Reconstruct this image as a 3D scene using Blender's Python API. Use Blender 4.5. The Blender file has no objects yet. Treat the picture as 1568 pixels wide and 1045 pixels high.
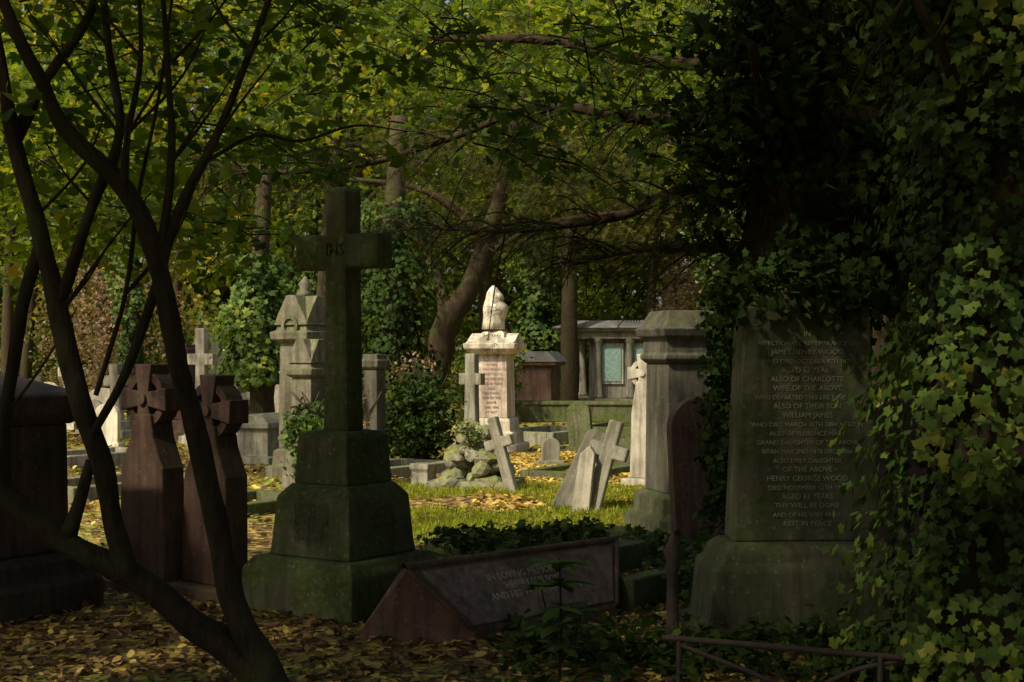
import bpy, bmesh, math, random
import numpy as np
from mathutils import Vector, noise
random.seed(7); rng=np.random.default_rng(11)
D=bpy.data; scn=bpy.context.scene
COL=scn.collection
def link(o,parent=None):
    COL.objects.link(o)
    if parent: o.parent=parent
    return o
# ---------------- materials
def newmat(name):
    m=D.materials.new(name); m.use_nodes=True; nt=m.node_tree; nt.nodes.clear()
    return m,nt,nt.nodes,nt.links
def ramp(N,stops):
    r=N.new('ShaderNodeValToRGB'); e=r.color_ramp.elements
    while len(e)<len(stops): e.new(0.5)
    for i,(p,c) in enumerate(stops):
        e[i].position=p; e[i].color=(*c,1) if len(c)==3 else c
    return r
def noise_n(N,L,vec,scale,detail=5,rough=.6):
    n=N.new('ShaderNodeTexNoise'); n.inputs['Scale'].default_value=scale
    n.inputs['Detail'].default_value=detail; n.inputs['Roughness'].default_value=rough
    L.new(vec,n.inputs['Vector']); return n
def mix(N,L,f,a,b,mode='MIX'):
    m=N.new('ShaderNodeMix'); m.data_type='RGBA'; m.blend_type=mode
    for s,v in ((m.inputs[0],f),(m.inputs[6],a),(m.inputs[7],b)):
        if isinstance(v,bpy.types.NodeSocket): L.new(v,s)
        elif isinstance(v,(int,float)): s.default_value=v
        else: s.default_value=(*v,1)
    return m.outputs[2]
def stone(name,c1,c2,moss=(.05,.075,.012),amt=.5,rough=.9,speck=0.,bump=.5):
    m,nt,N,L=newmat(name)
    out=N.new('ShaderNodeOutputMaterial'); b=N.new('ShaderNodeBsdfPrincipled'); L.new(b.outputs[0],out.inputs[0])
    tc=N.new('ShaderNodeTexCoord').outputs['Object']
    n1=noise_n(N,L,tc,4.5,8,.7); r1=ramp(N,[(.32,c1),(.68,c2)]); L.new(n1.outputs[0],r1.inputs[0])
    col=r1.outputs[0]
    mp=N.new('ShaderNodeMapping'); mp.inputs['Scale'].default_value=(9,9,.9); L.new(tc,mp.inputs[0])
    ns=noise_n(N,L,mp.outputs[0],1.5,4,.6); rs=ramp(N,[(.35,(.42,.40,.36)),(.6,(1,1,1))]); L.new(ns.outputs[0],rs.inputs[0])
    col=mix(N,L,.85,col,rs.outputs[0],'MULTIPLY')
    nf=noise_n(N,L,tc,90,3,.8); rf=ramp(N,[(.35,(.6,.6,.6)),(.65,(1.25,1.22,1.2))]); L.new(nf.outputs[0],rf.inputs[0])
    col=mix(N,L,.35+speck,col,rf.outputs[0],'MULTIPLY')
    nm=noise_n(N,L,tc,2.6,7,.72)
    g=N.new('ShaderNodeNewGeometry'); sp=N.new('ShaderNodeSeparateXYZ'); L.new(g.outputs['Normal'],sp.inputs[0])
    ma=N.new('ShaderNodeMath'); ma.operation='MULTIPLY_ADD'; L.new(sp.outputs[2],ma.inputs[0]); ma.inputs[1].default_value=.16; L.new(nm.outputs[0],ma.inputs[2])
    rm=ramp(N,[(.66-.3*amt,(0,0,0)),(.80-.3*amt,(1,1,1))]); L.new(ma.outputs[0],rm.inputs[0])
    mc=noise_n(N,L,tc,22,4); rmc=ramp(N,[(.3,tuple(.45*x for x in moss)),(.7,tuple(1.3*x for x in moss))]); L.new(mc.outputs[0],rmc.inputs[0])
    mm=N.new('ShaderNodeMath'); mm.operation='MULTIPLY'; L.new(rm.outputs[0],mm.inputs[0]); mm.inputs[1].default_value=min(1,.35+amt*.65)
    col=mix(N,L,mm.outputs[0],col,rmc.outputs[0])
    # dark grime blotches
    ng=noise_n(N,L,tc,1.3,6,.7); rg_=ramp(N,[(.36,(.5,.48,.44)),(.55,(1,1,1))]); L.new(ng.outputs[0],rg_.inputs[0])
    col=mix(N,L,.7,col,rg_.outputs[0],'MULTIPLY')
    v=N.new('ShaderNodeTexVoronoi'); v.inputs['Scale'].default_value=16; L.new(tc,v.inputs['Vector'])
    rl=ramp(N,[(.0,(1,1,1)),(.16,(1,1,1)),(.2,(0,0,0))]); L.new(v.outputs['Distance'],rl.inputs[0])
    ml=N.new('ShaderNodeMath'); ml.operation='MULTIPLY'; L.new(rl.outputs[0],ml.inputs[0]); ml.inputs[1].default_value=.2
    col=mix(N,L,ml.outputs[0],col,tuple(min(.6,x*1.5+.03) for x in c2))
    L.new(col,b.inputs['Base Color']); b.inputs['Roughness'].default_value=rough; b.inputs['Specular IOR Level'].default_value=.3
    bp=N.new('ShaderNodeBump'); bp.inputs['Strength'].default_value=bump; bp.inputs['Distance'].default_value=.014
    nb=noise_n(N,L,tc,35,6,.75); L.new(nb.outputs[0],bp.inputs['Height']); L.new(bp.outputs[0],b.inputs['Normal'])
    return m
def leafmat(name,stops,trans=.45,rough=.6,spec=.2,tint=(1.5,1.35,.6)):
    m,nt,N,L=newmat(name)
    out=N.new('ShaderNodeOutputMaterial'); b=N.new('ShaderNodeBsdfPrincipled'); t=N.new('ShaderNodeBsdfTranslucent')
    a=N.new('ShaderNodeAttribute'); a.attribute_name='rnd'; r=ramp(N,stops); L.new(a.outputs['Fac'],r.inputs[0])
    L.new(r.outputs[0],b.inputs['Base Color']); b.inputs['Roughness'].default_value=rough
    b.inputs['Specular IOR Level'].default_value=spec
    c=mix(N,L,1.,r.outputs[0],tint,'MULTIPLY'); L.new(c,t.inputs['Color'])
    ms=N.new('ShaderNodeMixShader'); ms.inputs[0].default_value=trans
    L.new(b.outputs[0],ms.inputs[1]); L.new(t.outputs[0],ms.inputs[2]); L.new(ms.outputs[0],out.inputs[0])
    return m
def bark(name,c1,c2,moss=0.):
    m,nt,N,L=newmat(name)
    out=N.new('ShaderNodeOutputMaterial'); b=N.new('ShaderNodeBsdfPrincipled'); L.new(b.outputs[0],out.inputs[0])
    tc=N.new('ShaderNodeTexCoord').outputs['Object']
    mp=N.new('ShaderNodeMapping'); mp.inputs['Scale'].default_value=(14,14,3); L.new(tc,mp.inputs[0])
    n=noise_n(N,L,mp.outputs[0],2,8,.7); r=ramp(N,[(.3,c1),(.7,c2)]); L.new(n.outputs[0],r.inputs[0])
    n2=noise_n(N,L,tc,3,5); r2=ramp(N,[(.5,(0,0,0)),(.65,(moss,)*3)]); L.new(n2.outputs[0],r2.inputs[0])
    col=mix(N,L,r2.outputs[0],r.outputs[0],(.06,.075,.018))
    L.new(col,b.inputs['Base Color']); b.inputs['Roughness'].default_value=.95; b.inputs['Specular IOR Level'].default_value=.15
    bp=N.new('ShaderNodeBump'); bp.inputs['Strength'].default_value=1.; bp.inputs['Distance'].default_value=.03
    L.new(n.outputs[0],bp.inputs['Height']); L.new(bp.outputs[0],b.inputs['Normal'])
    return m
def flat(name,c,rough=.7,metal=0):
    m,nt,N,L=newmat(name); out=N.new('ShaderNodeOutputMaterial'); b=N.new('ShaderNodeBsdfPrincipled'); L.new(b.outputs[0],out.inputs[0])
    tc=N.new('ShaderNodeTexCoord').outputs['Object']; n=noise_n(N,L,tc,12,6)
    r=ramp(N,[(.3,tuple(x*.6 for x in c)),(.7,tuple(x*1.25 for x in c))]); L.new(n.outputs[0],r.inputs[0]); L.new(r.outputs[0],b.inputs['Base Color'])
    b.inputs['Roughness'].default_value=rough; b.inputs['Metallic'].default_value=metal; return m
M={}
M['mossy']=stone('mossy_sandstone',(.115,.115,.062),(.24,.23,.13),moss=(.075,.105,.018),amt=.78)
M['slab']=stone('mossy_slab_stone',(.085,.085,.045),(.16,.155,.09),moss=(.05,.068,.014),amt=.66)
M['dgrey']=stone('dark_weathered_stone',(.09,.085,.06),(.16,.145,.11),moss=(.07,.08,.02),amt=.4)
M['weath']=stone('weathered_sandstone',(.16,.145,.10),(.28,.255,.185),moss=(.10,.12,.025),amt=.5)
M['cream']=stone('cream_limestone',(.70,.62,.46),(.88,.81,.65),moss=(.22,.21,.08),amt=.03)
M['creamp']=stone('pinkish_limestone',(.66,.52,.41),(.84,.70,.57),moss=(.25,.21,.1),amt=.02)
M['grey']=stone('grey_stone',(.27,.25,.19),(.44,.41,.32),moss=(.14,.16,.03),amt=.45)
M['pale']=stone('pale_stone',(.46,.42,.32),(.66,.60,.48),moss=(.17,.17,.05),amt=.3)
M['red']=stone('red_granite',(.13,.075,.055),(.23,.13,.095),moss=(.075,.08,.022),amt=.48,rough=.75,speck=.4,bump=.3)
M['darkred']=stone('dark_red_granite',(.075,.046,.035),(.125,.078,.058),moss=(.05,.055,.018),amt=.35,rough=.7,speck=.4,bump=.2)
M['panel']=stone('polished_granite',(.19,.14,.115),(.29,.215,.18),moss=(.1,.09,.03),amt=.08,rough=.55,speck=.5,bump=.1)
M['rock']=stone('rockery_stone',(.24,.22,.16),(.46,.43,.33),moss=(.18,.20,.025),amt=.6,bump=.9)
M['text']=flat('weathered_lettering',(.27,.255,.17)); M['ptext']=flat('panel_lettering',(.42,.38,.30)); M['darktext']=flat('cut_lettering',(.28,.16,.11)); M['mtext']=flat('mossy_lettering',(.085,.095,.035))
M['iron']=flat('rusty_iron',(.07,.05,.035),.8,.2)
M['teal']=flat('verdigris_panel',(.30,.45,.38)); M['slate']=flat('lead_roof',(.22,.21,.19))
M['barkdark']=bark('dark_bark',(.018,.013,.008),(.06,.045,.028),.5)
M['bark']=bark('brown_bark',(.035,.025,.015),(.10,.07,.042),.8)
M['yewbark']=bark('yew_bark',(.03,.02,.012),(.085,.054,.033),.6)
M['near']=leafmat('near_canopy_leaves',[(0,(.025,.05,.010)),(.5,(.07,.12,.014)),(.85,(.14,.20,.018)),(.96,(.26,.26,.02)),(1,(.42,.28,.03))],.5,tint=(1.4,1.45,.6))  # darker copy of the lime leaves; shaded silhouette look is in the colour
M['lime']=leafmat('lime_leaves',[(0,(.045,.08,.010)),(.45,(.125,.18,.015)),(.8,(.23,.27,.02)),(.95,(.38,.34,.02)),(1,(.48,.33,.03))],.55,tint=(1.45,1.45,.6))
M['bgl']=leafmat('woodland_leaves',[(0,(.025,.05,.008)),(.4,(.085,.13,.016)),(.75,(.19,.24,.024)),(.93,(.34,.32,.028)),(1,(.38,.27,.03))],.48)
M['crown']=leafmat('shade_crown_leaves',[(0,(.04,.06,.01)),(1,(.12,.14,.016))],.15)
M['bgy']=leafmat('autumn_leaves',[(0,(.09,.10,.014)),(.5,(.24,.24,.02)),(1,(.46,.36,.04))],.5)
M['yew']=leafmat('yew_needles',[(0,(.014,.022,.007)),(.6,(.042,.052,.010)),(1,(.14,.12,.02))],.25)
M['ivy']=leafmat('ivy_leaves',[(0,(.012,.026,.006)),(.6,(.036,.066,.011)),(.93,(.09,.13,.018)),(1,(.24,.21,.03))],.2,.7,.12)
M['ivysun']=leafmat('sunlit_tone_ivy_leaves',[(0,(.014,.032,.008)),(.5,(.055,.10,.016)),(.85,(.14,.21,.03)),(1,(.30,.30,.045))],.25,.6,.2)  # brighter copy of the ivy, with a sunlit look put into the colour
M['shrub']=leafmat('shrub_leaves',[(0,(.03,.055,.01)),(.6,(.10,.14,.022)),(1,(.24,.19,.045))],.35)
M['pink']=leafmat('dry_twig_leaves',[(0,(.12,.08,.045)),(1,(.32,.22,.13))],.3)
M['litter']=leafmat('fallen_leaves',[(0,(.04,.023,.011)),(.4,(.12,.07,.027)),(.7,(.30,.185,.055)),(.88,(.56,.40,.10)),(1,(.72,.57,.12))],.2)
M['grass']=leafmat('grass_blades',[(0,(.20,.27,.02)),(.6,(.36,.43,.04)),(1,(.52,.52,.09))],.5)
# ---------------- leaf builders
def fan(poly,cz=.05):
    v=[(math.cos(math.radians(a))*r,math.sin(math.radians(a))*r,0) for a,r in poly]+[(0,-.05,cz)]
    n=len(poly); return np.array(v),np.array([(i,(i+1)%n,n) for i in range(n)])
MAPLE=fan([(90,.56),(66,.27),(42,.5),(18,.26),(-6,.4),(-50,.24),(-90,.12),(-130,.24),(186,.4),(162,.26),(138,.5),(114,.27)])
IVY=fan([(90,.55),(60,.33),(28,.46),(-5,.33),(-45,.42),(-90,.16),(-135,.42),(185,.33),(152,.46),(120,.33)],.07)
OVAL=(np.array([(0,-.5,0),(.3,-.2,.06),(.27,.15,.06),(0,.5,-.03),(-.27,.15,.06),(-.3,-.2,.06)]),np.array([(0,1,2,3),(0,3,4,5)]))
QUAD=(np.array([(0,-.5,0),(.34,0,.1),(0,.5,-.05),(-.34,0,.1)]),np.array([(0,1,2,3)]))
_v=[];_f=[]
for i in range(7):
    y=-.5+i*.14; w=.2*(1-.08*i)
    for s in(-1,1):
        k=len(_v); _v+=[(0,y,0),(0,y+.055,0),(s*w,y+.15,.0)]; _f.append((k,k+1,k+2))
NEEDLE=(np.array(_v),np.array(_f))
BLADE=(np.array([(-.035,0,0),(.035,0,0),(.02,.6,.05),(0,1,.25),(-.02,.6,.05)]),np.array([(0,1,2,3,4)]))
def leaves(name,C,size,tmpl,mat,rnd,up=.8,droop=0.,parent=None,nrm=None):
    C=np.asarray(C,float); n=len(C)
    Nn=rng.normal(size=(n,3)); Nn[:,2]+=up
    if nrm is not None: Nn=Nn*.45+nrm
    Nn/=np.linalg.norm(Nn,axis=1)[:,None]
    T=rng.normal(size=(n,3)); T[:,2]-=droop
    T-=Nn*(T*Nn).sum(1)[:,None] if abs(droop)<2.5 else 0
    T/=np.linalg.norm(T,axis=1)[:,None]
    B=np.cross(T,Nn); B/=np.linalg.norm(B,axis=1)[:,None]; Nn=np.cross(B,T)
    sz=np.broadcast_to(size,(n,)) if np.ndim(size)==0 else size
    sz=sz*rng.uniform(.65,1.25,n)
    tv,tf=tmpl; k=len(tv)
    V=C[:,None,:]+sz[:,None,None]*(tv[None,:,0:1]*B[:,None]+tv[None,:,1:2]*T[:,None]+tv[None,:,2:3]*Nn[:,None])
    F=(tf[None]+(np.arange(n)*k)[:,None,None]).reshape(-1,tf.shape[1])
    me=D.meshes.new(name); me.vertices.add(n*k); me.vertices.foreach_set('co',V.reshape(-1).astype(np.float32))
    me.loops.add(F.size); me.loops.foreach_set('vertex_index',F.reshape(-1).astype(np.int32))
    me.polygons.add(len(F)); me.polygons.foreach_set('loop_start',(np.arange(len(F))*F.shape[1]).astype(np.int32))
    me.update(calc_edges=True)
    at=me.attributes.new('rnd','FLOAT','POINT'); at.data.foreach_set('value',np.repeat(np.clip(rnd,0,1),k).astype(np.float32))
    me.materials.append(mat); return link(D.objects.new(name,me),parent)
def clumps(nc,per,center,radii,spread,shell=.5,flat_=.55):
    d=rng.normal(size=(nc,3)); d/=np.linalg.norm(d,axis=1)[:,None]
    r=rng.uniform(0,1,nc)**shell
    cc=np.array(center)+d*r[:,None]*np.array(radii)
    C=np.repeat(cc,per,0)+rng.normal(size=(nc*per,3))*spread*np.array([1,1,flat_])
    rn=np.repeat(rng.uniform(0,1,nc),per)*.55+rng.uniform(0,1,nc*per)*.45
    return C,rn
def boxclumps(nc,per,lo,hi,spread,flat_=.5,cond=None):
    cc=rng.uniform(lo,hi,(nc,3))
    if cond is not None: cc=cc[cond(cc)]; nc=len(cc)
    C=np.repeat(cc,per,0)+rng.normal(size=(nc*per,3))*spread*np.array([1,1,flat_])
    rn=np.repeat(rng.uniform(0,1,nc),per)*.55+rng.uniform(0,1,nc*per)*.45
    return C,rn
# ---------------- tubes
def smooth(P,R,sub=5):
    P=[Vector(p) for p in P]; Q=[P[0]*2-P[1]]+P+[P[-1]*2-P[-2]]; out=[];rr=[]
    for i in range(1,len(Q)-2):
        for j in range(sub):
            t=j/sub; a,b,c,d=Q[i-1],Q[i],Q[i+1],Q[i+2]
            out.append(.5*((2*b)+(c-a)*t+(2*a-5*b+4*c-d)*t*t+(3*b-a-3*c+d)*t**3)); rr.append(R[i-1]*(1-t)+R[i]*t)
    out.append(P[-1]); rr.append(R[-1]); return out,rr
def limbs(name,items,mat,seg=8,parent=None,wob=.12,sub=5):
    V=[];F=[]
    for P,R in items:
        if np.ndim(R)==0 or len(R)==2:
            a,b=(R if np.ndim(R) else (R,R)); R=[a+(b-a)*i/(len(P)-1) for i in range(len(P))]
        pts,rr=smooth(P,R,sub); base=len(V)
        for i,p in enumerate(pts):
            t=(pts[min(i+1,len(pts)-1)]-pts[max(i-1,0)]).normalized()
            u=t.cross(Vector((.2,1,.1))).normalized(); w=t.cross(u)
            for s in range(seg):
                a=2*math.pi*s/seg; q=u*math.cos(a)+w*math.sin(a)
                k=1+wob*noise.noise(Vector((p.x*4+q.x*1.5,p.y*4+q.y*1.5,p.z*4+i*.01)))*2
                V.append(p+q*rr[i]*k)
        for i in range(len(pts)-1):
            for s in range(seg):
                a=base+i*seg+s; b=base+i*seg+(s+1)%seg; F.append((a,b,b+seg,a+seg))
        F.append(tuple(base+(len(pts)-1)*seg+s for s in range(seg)))
    me=D.meshes.new(name); me.from_pydata(V,[],F); me.materials.append(mat)
    for p in me.polygons: p.use_smooth=True
    return link(D.objects.new(name,me),parent)
# ---------------- stone parts
def group(name,loc,rz=0,tilt=(0,0)):
    e=D.objects.new(name,None); e.location=loc; e.rotation_euler=(math.radians(tilt[0]),math.radians(tilt[1]),math.radians(rz)); e.empty_display_size=.2
    return link(e)
def meshobj(name,V,F,mat,parent,bev=.008,segs=2):
    me=D.meshes.new(name); me.from_pydata(V,[],F); me.materials.append(mat)
    bm=bmesh.new(); bm.from_mesh(me); bmesh.ops.recalc_face_normals(bm,faces=bm.faces); bm.to_mesh(me); bm.free()
    o=link(D.objects.new(name,me),parent)
    if bev:
        m=o.modifiers.new('b','BEVEL'); m.width=bev; m.segments=segs; m.limit_method='ANGLE'; m.angle_limit=.5
    return o
def stack(name,S,mat,parent,bev=.01,off=(0,0)):
    V=[];F=[]
    for z,hx,hy in S: V+=[(off[0]-hx,off[1]-hy,z),(off[0]+hx,off[1]-hy,z),(off[0]+hx,off[1]+hy,z),(off[0]-hx,off[1]+hy,z)]
    for i in range(len(S)-1):
        for s in range(4): a=i*4+s;b=i*4+(s+1)%4; F.append((a,b,b+4,a+4))
    F.append((3,2,1,0)); k=4*(len(S)-1); F.append((k,k+1,k+2,k+3))
    return meshobj(name,V,F,mat,parent,bev)
def prism(name,P,y0,y1,mat,parent,bev=.008,off=(0,0)):
    n=len(P); V=[(x+off[0],y0,z+off[1]) for x,z in P]+[(x+off[0],y1,z+off[1]) for x,z in P]
    F=[tuple(range(n)),tuple(range(2*n-1,n-1,-1))]+[(i,(i+1)%n,(i+1)%n+n,i+n) for i in range(n)]
    return meshobj(name,V,F,mat,parent,bev)
def ring(name,R,r,y0,y1,zc,mat,parent,seg=32):
    V=[]
    for rad,y in((R,y0),(r,y0),(r,y1),(R,y1)):
        V+=[(rad*math.cos(2*math.pi*i/seg),y,zc+rad*math.sin(2*math.pi*i/seg)) for i in range(seg)]
    F=[]
    for k in range(4):
        for i in range(seg): a=k*seg+i;b=k*seg+(i+1)%seg;c=((k+1)%4)*seg; F.append((a,b,c+(i+1)%seg,c+i))
    return meshobj(name,V,F,mat,parent,0)
def crosspts(w,h,z0,z1,L,wb=None,z=0):
    wb=wb or w
    return [(-wb,z),(wb,z),(w,z0),(L,z0),(L,z1),(w,z1),(w,h),(-w,h),(-w,z1),(-L,z1),(-L,z0),(-w,z0)]
def lathe(name,P,mat,parent,seg=32,fold=0,zc=0):
    V=[];F=[]
    for r,z in P:
        for i in range(seg):
            a=2*math.pi*i/seg; k=1+fold*(.5+.5*math.sin(a*7+z*9+math.sin(a*3)*1.5))
            V.append((r*k*math.cos(a),r*k*math.sin(a),z+zc))
    for j in range(len(P)-1):
        for i in range(seg): a=j*seg+i;b=j*seg+(i+1)%seg; F.append((a,b,b+seg,a+seg))
    F.append(tuple(range(seg))[::-1]); F.append(tuple((len(P)-1)*seg+i for i in range(seg)))
    o=meshobj(name,V,F,mat,parent,0)
    for p in o.data.polygons:
        if len(p.vertices)==4: p.use_smooth=True
    return o
def text(body,size,loc,mat,parent,rot=(90,0,0),name='inscription',sp=1.0,align='CENTER',ext=.0012):
    c=D.curves.new(name,'FONT'); c.body=body; c.size=size; c.align_x=align; c.space_line=sp; c.extrude=ext; c.resolution_u=2
    c.materials.append(mat); o=D.objects.new(name,c); o.location=loc; o.rotation_euler=[math.radians(a) for a in rot]
    return link(o,parent)
def arch(w,h,k=.5,n=14):
    P=[(-w,0),(w,0)]
    for i in range(n+1): a=math.pi*i/n; P.append((w*math.cos(a),h-w*k+w*k*math.sin(a)))
    return P
# ---------------- ground
def gh(x,y):
    return .05*noise.noise(Vector((x*.35,y*.35,0)))+.02*noise.noise(Vector((x*1.4,y*1.4,3)))-.02
def ghv(C):
    for i in range(len(C)): C[i,2]+=gh(C[i,0],C[i,1])
    return C
m,nt,N,L=newmat('leaf_strewn_ground')
out=N.new('ShaderNodeOutputMaterial'); b=N.new('ShaderNodeBsdfPrincipled'); L.new(b.outputs[0],out.inputs[0]); b.inputs['Roughness'].default_value=.95; b.inputs['Specular IOR Level'].default_value=.1
tc=N.new('ShaderNodeTexCoord').outputs['Object']
v=N.new('ShaderNodeTexVoronoi'); v.inputs['Scale'].default_value=17; L.new(tc,v.inputs['Vector'])
sx=N.new('ShaderNodeSeparateXYZ'); L.new(v.outputs['Color'],sx.inputs[0])
rl=ramp(N,[(0,(.045,.028,.014)),(.4,(.13,.08,.03)),(.75,(.30,.20,.06)),(1,(.55,.41,.11))]); L.new(sx.outputs[0],rl.inputs[0])
n1=noise_n(N,L,tc,.55,6,.65); n2=noise_n(N,L,tc,30,5,.7)
rg=ramp(N,[(.3,(.12,.16,.018)),(.7,(.28,.33,.045))]); L.new(n2.outputs[0],rg.inputs[0])
rm=ramp(N,[(.45,(0,0,0)),(.56,(1,1,1))]); L.new(n1.outputs[0],rm.inputs[0])
rc=ramp(N,[(.4,(0,0,0)),(.45,(1,1,1))]); L.new(sx.outputs[1],rc.inputs[0])
gm=N.new('ShaderNodeMath'); gm.operation='MULTIPLY'; L.new(rm.outputs[0],gm.inputs[0]); L.new(rc.outputs[0],gm.inputs[1])
col=mix(N,L,gm.outputs[0],rl.outputs[0],rg.outputs[0])
L.new(col,b.inputs['Base Color'])
bp=N.new('ShaderNodeBump'); bp.inputs['Strength'].default_value=.7; bp.inputs['Distance'].default_value=.03
L.new(v.outputs['Distance'],bp.inputs['Height']); L.new(bp.outputs[0],b.inputs['Normal'])
gx=[math.copysign(abs(t)**3,t)*250+0 for t in np.linspace(-1,1,161)]
gy=[14+t for t in gx]
V=[(x,y,gh(x,y) if abs(x)<60 and abs(y)<80 else -.02) for y in gy for x in gx]
F=[(j*161+i,j*161+i+1,(j+1)*161+i+1,(j+1)*161+i) for j in range(160) for i in range(160)]
me=D.meshes.new('ground'); me.from_pydata(V,[],F); me.materials.append(m)
for p in me.polygons: p.use_smooth=True
link(D.objects.new('ground',me))
def scatter(n,x0,x1,y0,y1,z=.012):
    C=np.zeros((n,3)); C[:,0]=rng.uniform(x0,x1,n); C[:,1]=rng.uniform(y0,y1,n); C[:,2]=z+rng.uniform(0,.02,n); return ghv(C)
C=np.vstack([scatter(15000,-4,4,5.2,11),scatter(12000,-8,7,11,24),scatter(8000,-14,14,24,42),scatter(9000,-.4,2.8,14.6,23)])
S=np.concatenate([np.full(15000,.062),np.full(12000,.085),np.full(8000,.12),np.full(9000,.09)])
r_=rng.uniform(0,1,len(C)); r_[:15000]=r_[:15000]**1.15; r_[-9000:]=.66+.34*r_[-9000:]  # clearing leaves: yellow carpet, kept bright so sunlight is partly in the colour
leaves('fallen_leaves',C,S,OVAL,M['litter'],r_,up=2.8)
C=scatter(36000,-1.9,1.9,11.0,17.5,0); keep=np.array([noise.noise(Vector((c[0]*.9,c[1]*.5,7)))>-.25 for c in C]); C=C[keep]
C2=scatter(9000,-9,6,14,30,0); keep=np.array([noise.noise(Vector((c[0]*.5,c[1]*.3,2)))>.05 for c in C2]); C2=C2[keep]
C=np.vstack([C,C2]); leaves('grass',C,.07,BLADE,M['grass'],rng.uniform(0,1,len(C)),up=0,droop=-3)
# ---------------- foreground high cross on stepped plinth
g=group('stone_cross_monument',(-1.08,9.2,-.03),-34)
m_=M['mossy']
stack('base_step',[(0,.46,.46),(.27,.455,.455),(.35,.40,.40)],m_,g,.015)
stack('die',[(.35,.335,.335),(.41,.325,.325),(.72,.30,.30),(.80,.235,.235)],m_,g,.015)
stack('plinth',[(.80,.222,.222),(1.09,.205,.205),(1.13,.17,.17)],m_,g,.012)
prism('cross',crosspts(.088,1.56,1.04,1.26,.345,.108),-.085,.085,m_,g,.028,(0,1.12))
text('IHS',.11,(0,-.088,2.25),M['mossy'],g,ext=.008,name='monogram')
text('IN LOVING\nMEMORY OF\nJOHN HENRY\nBORN 1841\nDIED 1899',.05,(0,-.332,.66),M['mtext'],g,rot=(86,0,0),ext=.003)
text('ALSO OF\nELIZABETH\nHIS WIFE',.05,(.332,0,.64),M['mtext'],g,rot=(86,0,90),ext=.003)
# celtic crosses
def celtic(name,loc,rz,mat,H=1.5,t=.2,tilt=(0,0),w=.2,R=.19):
    g=group(name,loc,rz,tilt); zc=H-.235
    stack('base',[(0,w+.1,t/2+.1),(.09,w+.1,t/2+.1),(.1,w+.06,t/2+.06)],mat,g)
    prism('shaft',[(-w-.02,.1),(w+.02,.1),(w,H*.55),(.11,H*.68),(.08,zc-.1),(-.08,zc-.1),(-.11,H*.68),(-w,H*.55)],-t/2,t/2,mat,g,.012)
    a=.05;A=.08;Lh=R+.025;Lv=.235
    P=[(-A,zc-Lv),(A,zc-Lv),(a,zc-a),(Lh,zc-A),(Lh,zc+A),(a,zc+a),(A,zc+Lv),(-A,zc+Lv),(-a,zc+a),(-Lh,zc+A),(-Lh,zc-A),(-a,zc-a)]
    prism('cross_head',P,-t/2+.012,t/2-.012,mat,g,.008)
    ring('ring',R,R-.055,-t/2+.03,t/2-.03,zc,mat,g)
    prism('boss',[(.04*math.cos(i*math.pi/6),zc+.04*math.sin(i*math.pi/6)) for i in range(12)],-t/2-.01,-t/2+.03,mat,g,.006)
    return g
celtic('celtic_cross',(-2.44,9.75,-.03),-33,M['red'],1.55)
g=celtic('celtic_cross',(-1.98,9.55,-.03),-36,M['red'],1.48)
g.rotation_euler[1]=.02
# left chest monument
g=group('pedestal_tomb',(-3.42,8.95,-.03),-32)
stack('base',[(0,.60,.60),(.2,.60,.60),(.24,.56,.56),(.34,.55,.55),(.38,.49,.49)],M['darkred'],g,.012)
stack('body',[(.38,.45,.45),(1.18,.44,.44)],M['darkred'],g,.01)
stack('cap',[(1.18,.46,.46),(1.24,.52,.52),(1.36,.53,.53),(1.38,.50,.50),(1.50,.18,.18)],M['darkred'],g,.012)
# ridge-shaped granite tomb
g=group('coped_granite_tomb',(.03,8.56,0),43.6)
V=[(-.60,-.29,-.08),(.60,-.29,-.08),(1.02,.24,-.08),(-1.02,.24,-.08),(-.58,-.27,.05),(.58,-.27,.05),(1.0,.22,.05),(-1.0,.22,.05),(-.86,-.02,.40),(.86,-.02,.40),(.86,.03,.40),(-.86,.03,.40)]
meshobj('coping',V,[(3,2,1,0),(0,1,5,4),(1,2,6,5),(2,3,7,6),(3,0,4,7),(4,5,9,8),(5,6,10,9),(6,7,11,10),(7,4,8,11),(8,9,10,11)],M['red'],g,.006)
limbs('ridge_roll',[([(-.87,0,.405),(0,0,.405),(.87,0,.405)],.027)],M['red'],10,g,.02)
for s in(-1,1): limbs('hip_roll',[([(s*.86,-.02,.395),(s*.72,-.145,.225),(s*.585,-.268,.06)],.016)],M['red'],8,g,.02)
e=group('inscribed_panel_frame',(0,-.145,.225)); e.parent=g; e.rotation_euler=(math.atan2(.35,.25),0,0)
meshobj('inscribed_panel',[(-.57,-.185,.0),(.57,-.185,0),(.79,.19,0),(-.79,.19,0),(-.565,-.18,.012),(.565,-.18,.012),(.785,.185,.012),(-.785,.185,.012)],[(3,2,1,0),(4,5,6,7),(0,1,5,4),(1,2,6,5),(2,3,7,6),(3,0,4,7)],M['panel'],e,0)
text('IN LOVING MEMORY OF\nHENRY WILSON\nAND HIS WIFE MARY ANN',.062,(0,.07,.0135),M['ptext'],e,rot=(0,0,0))
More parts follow.
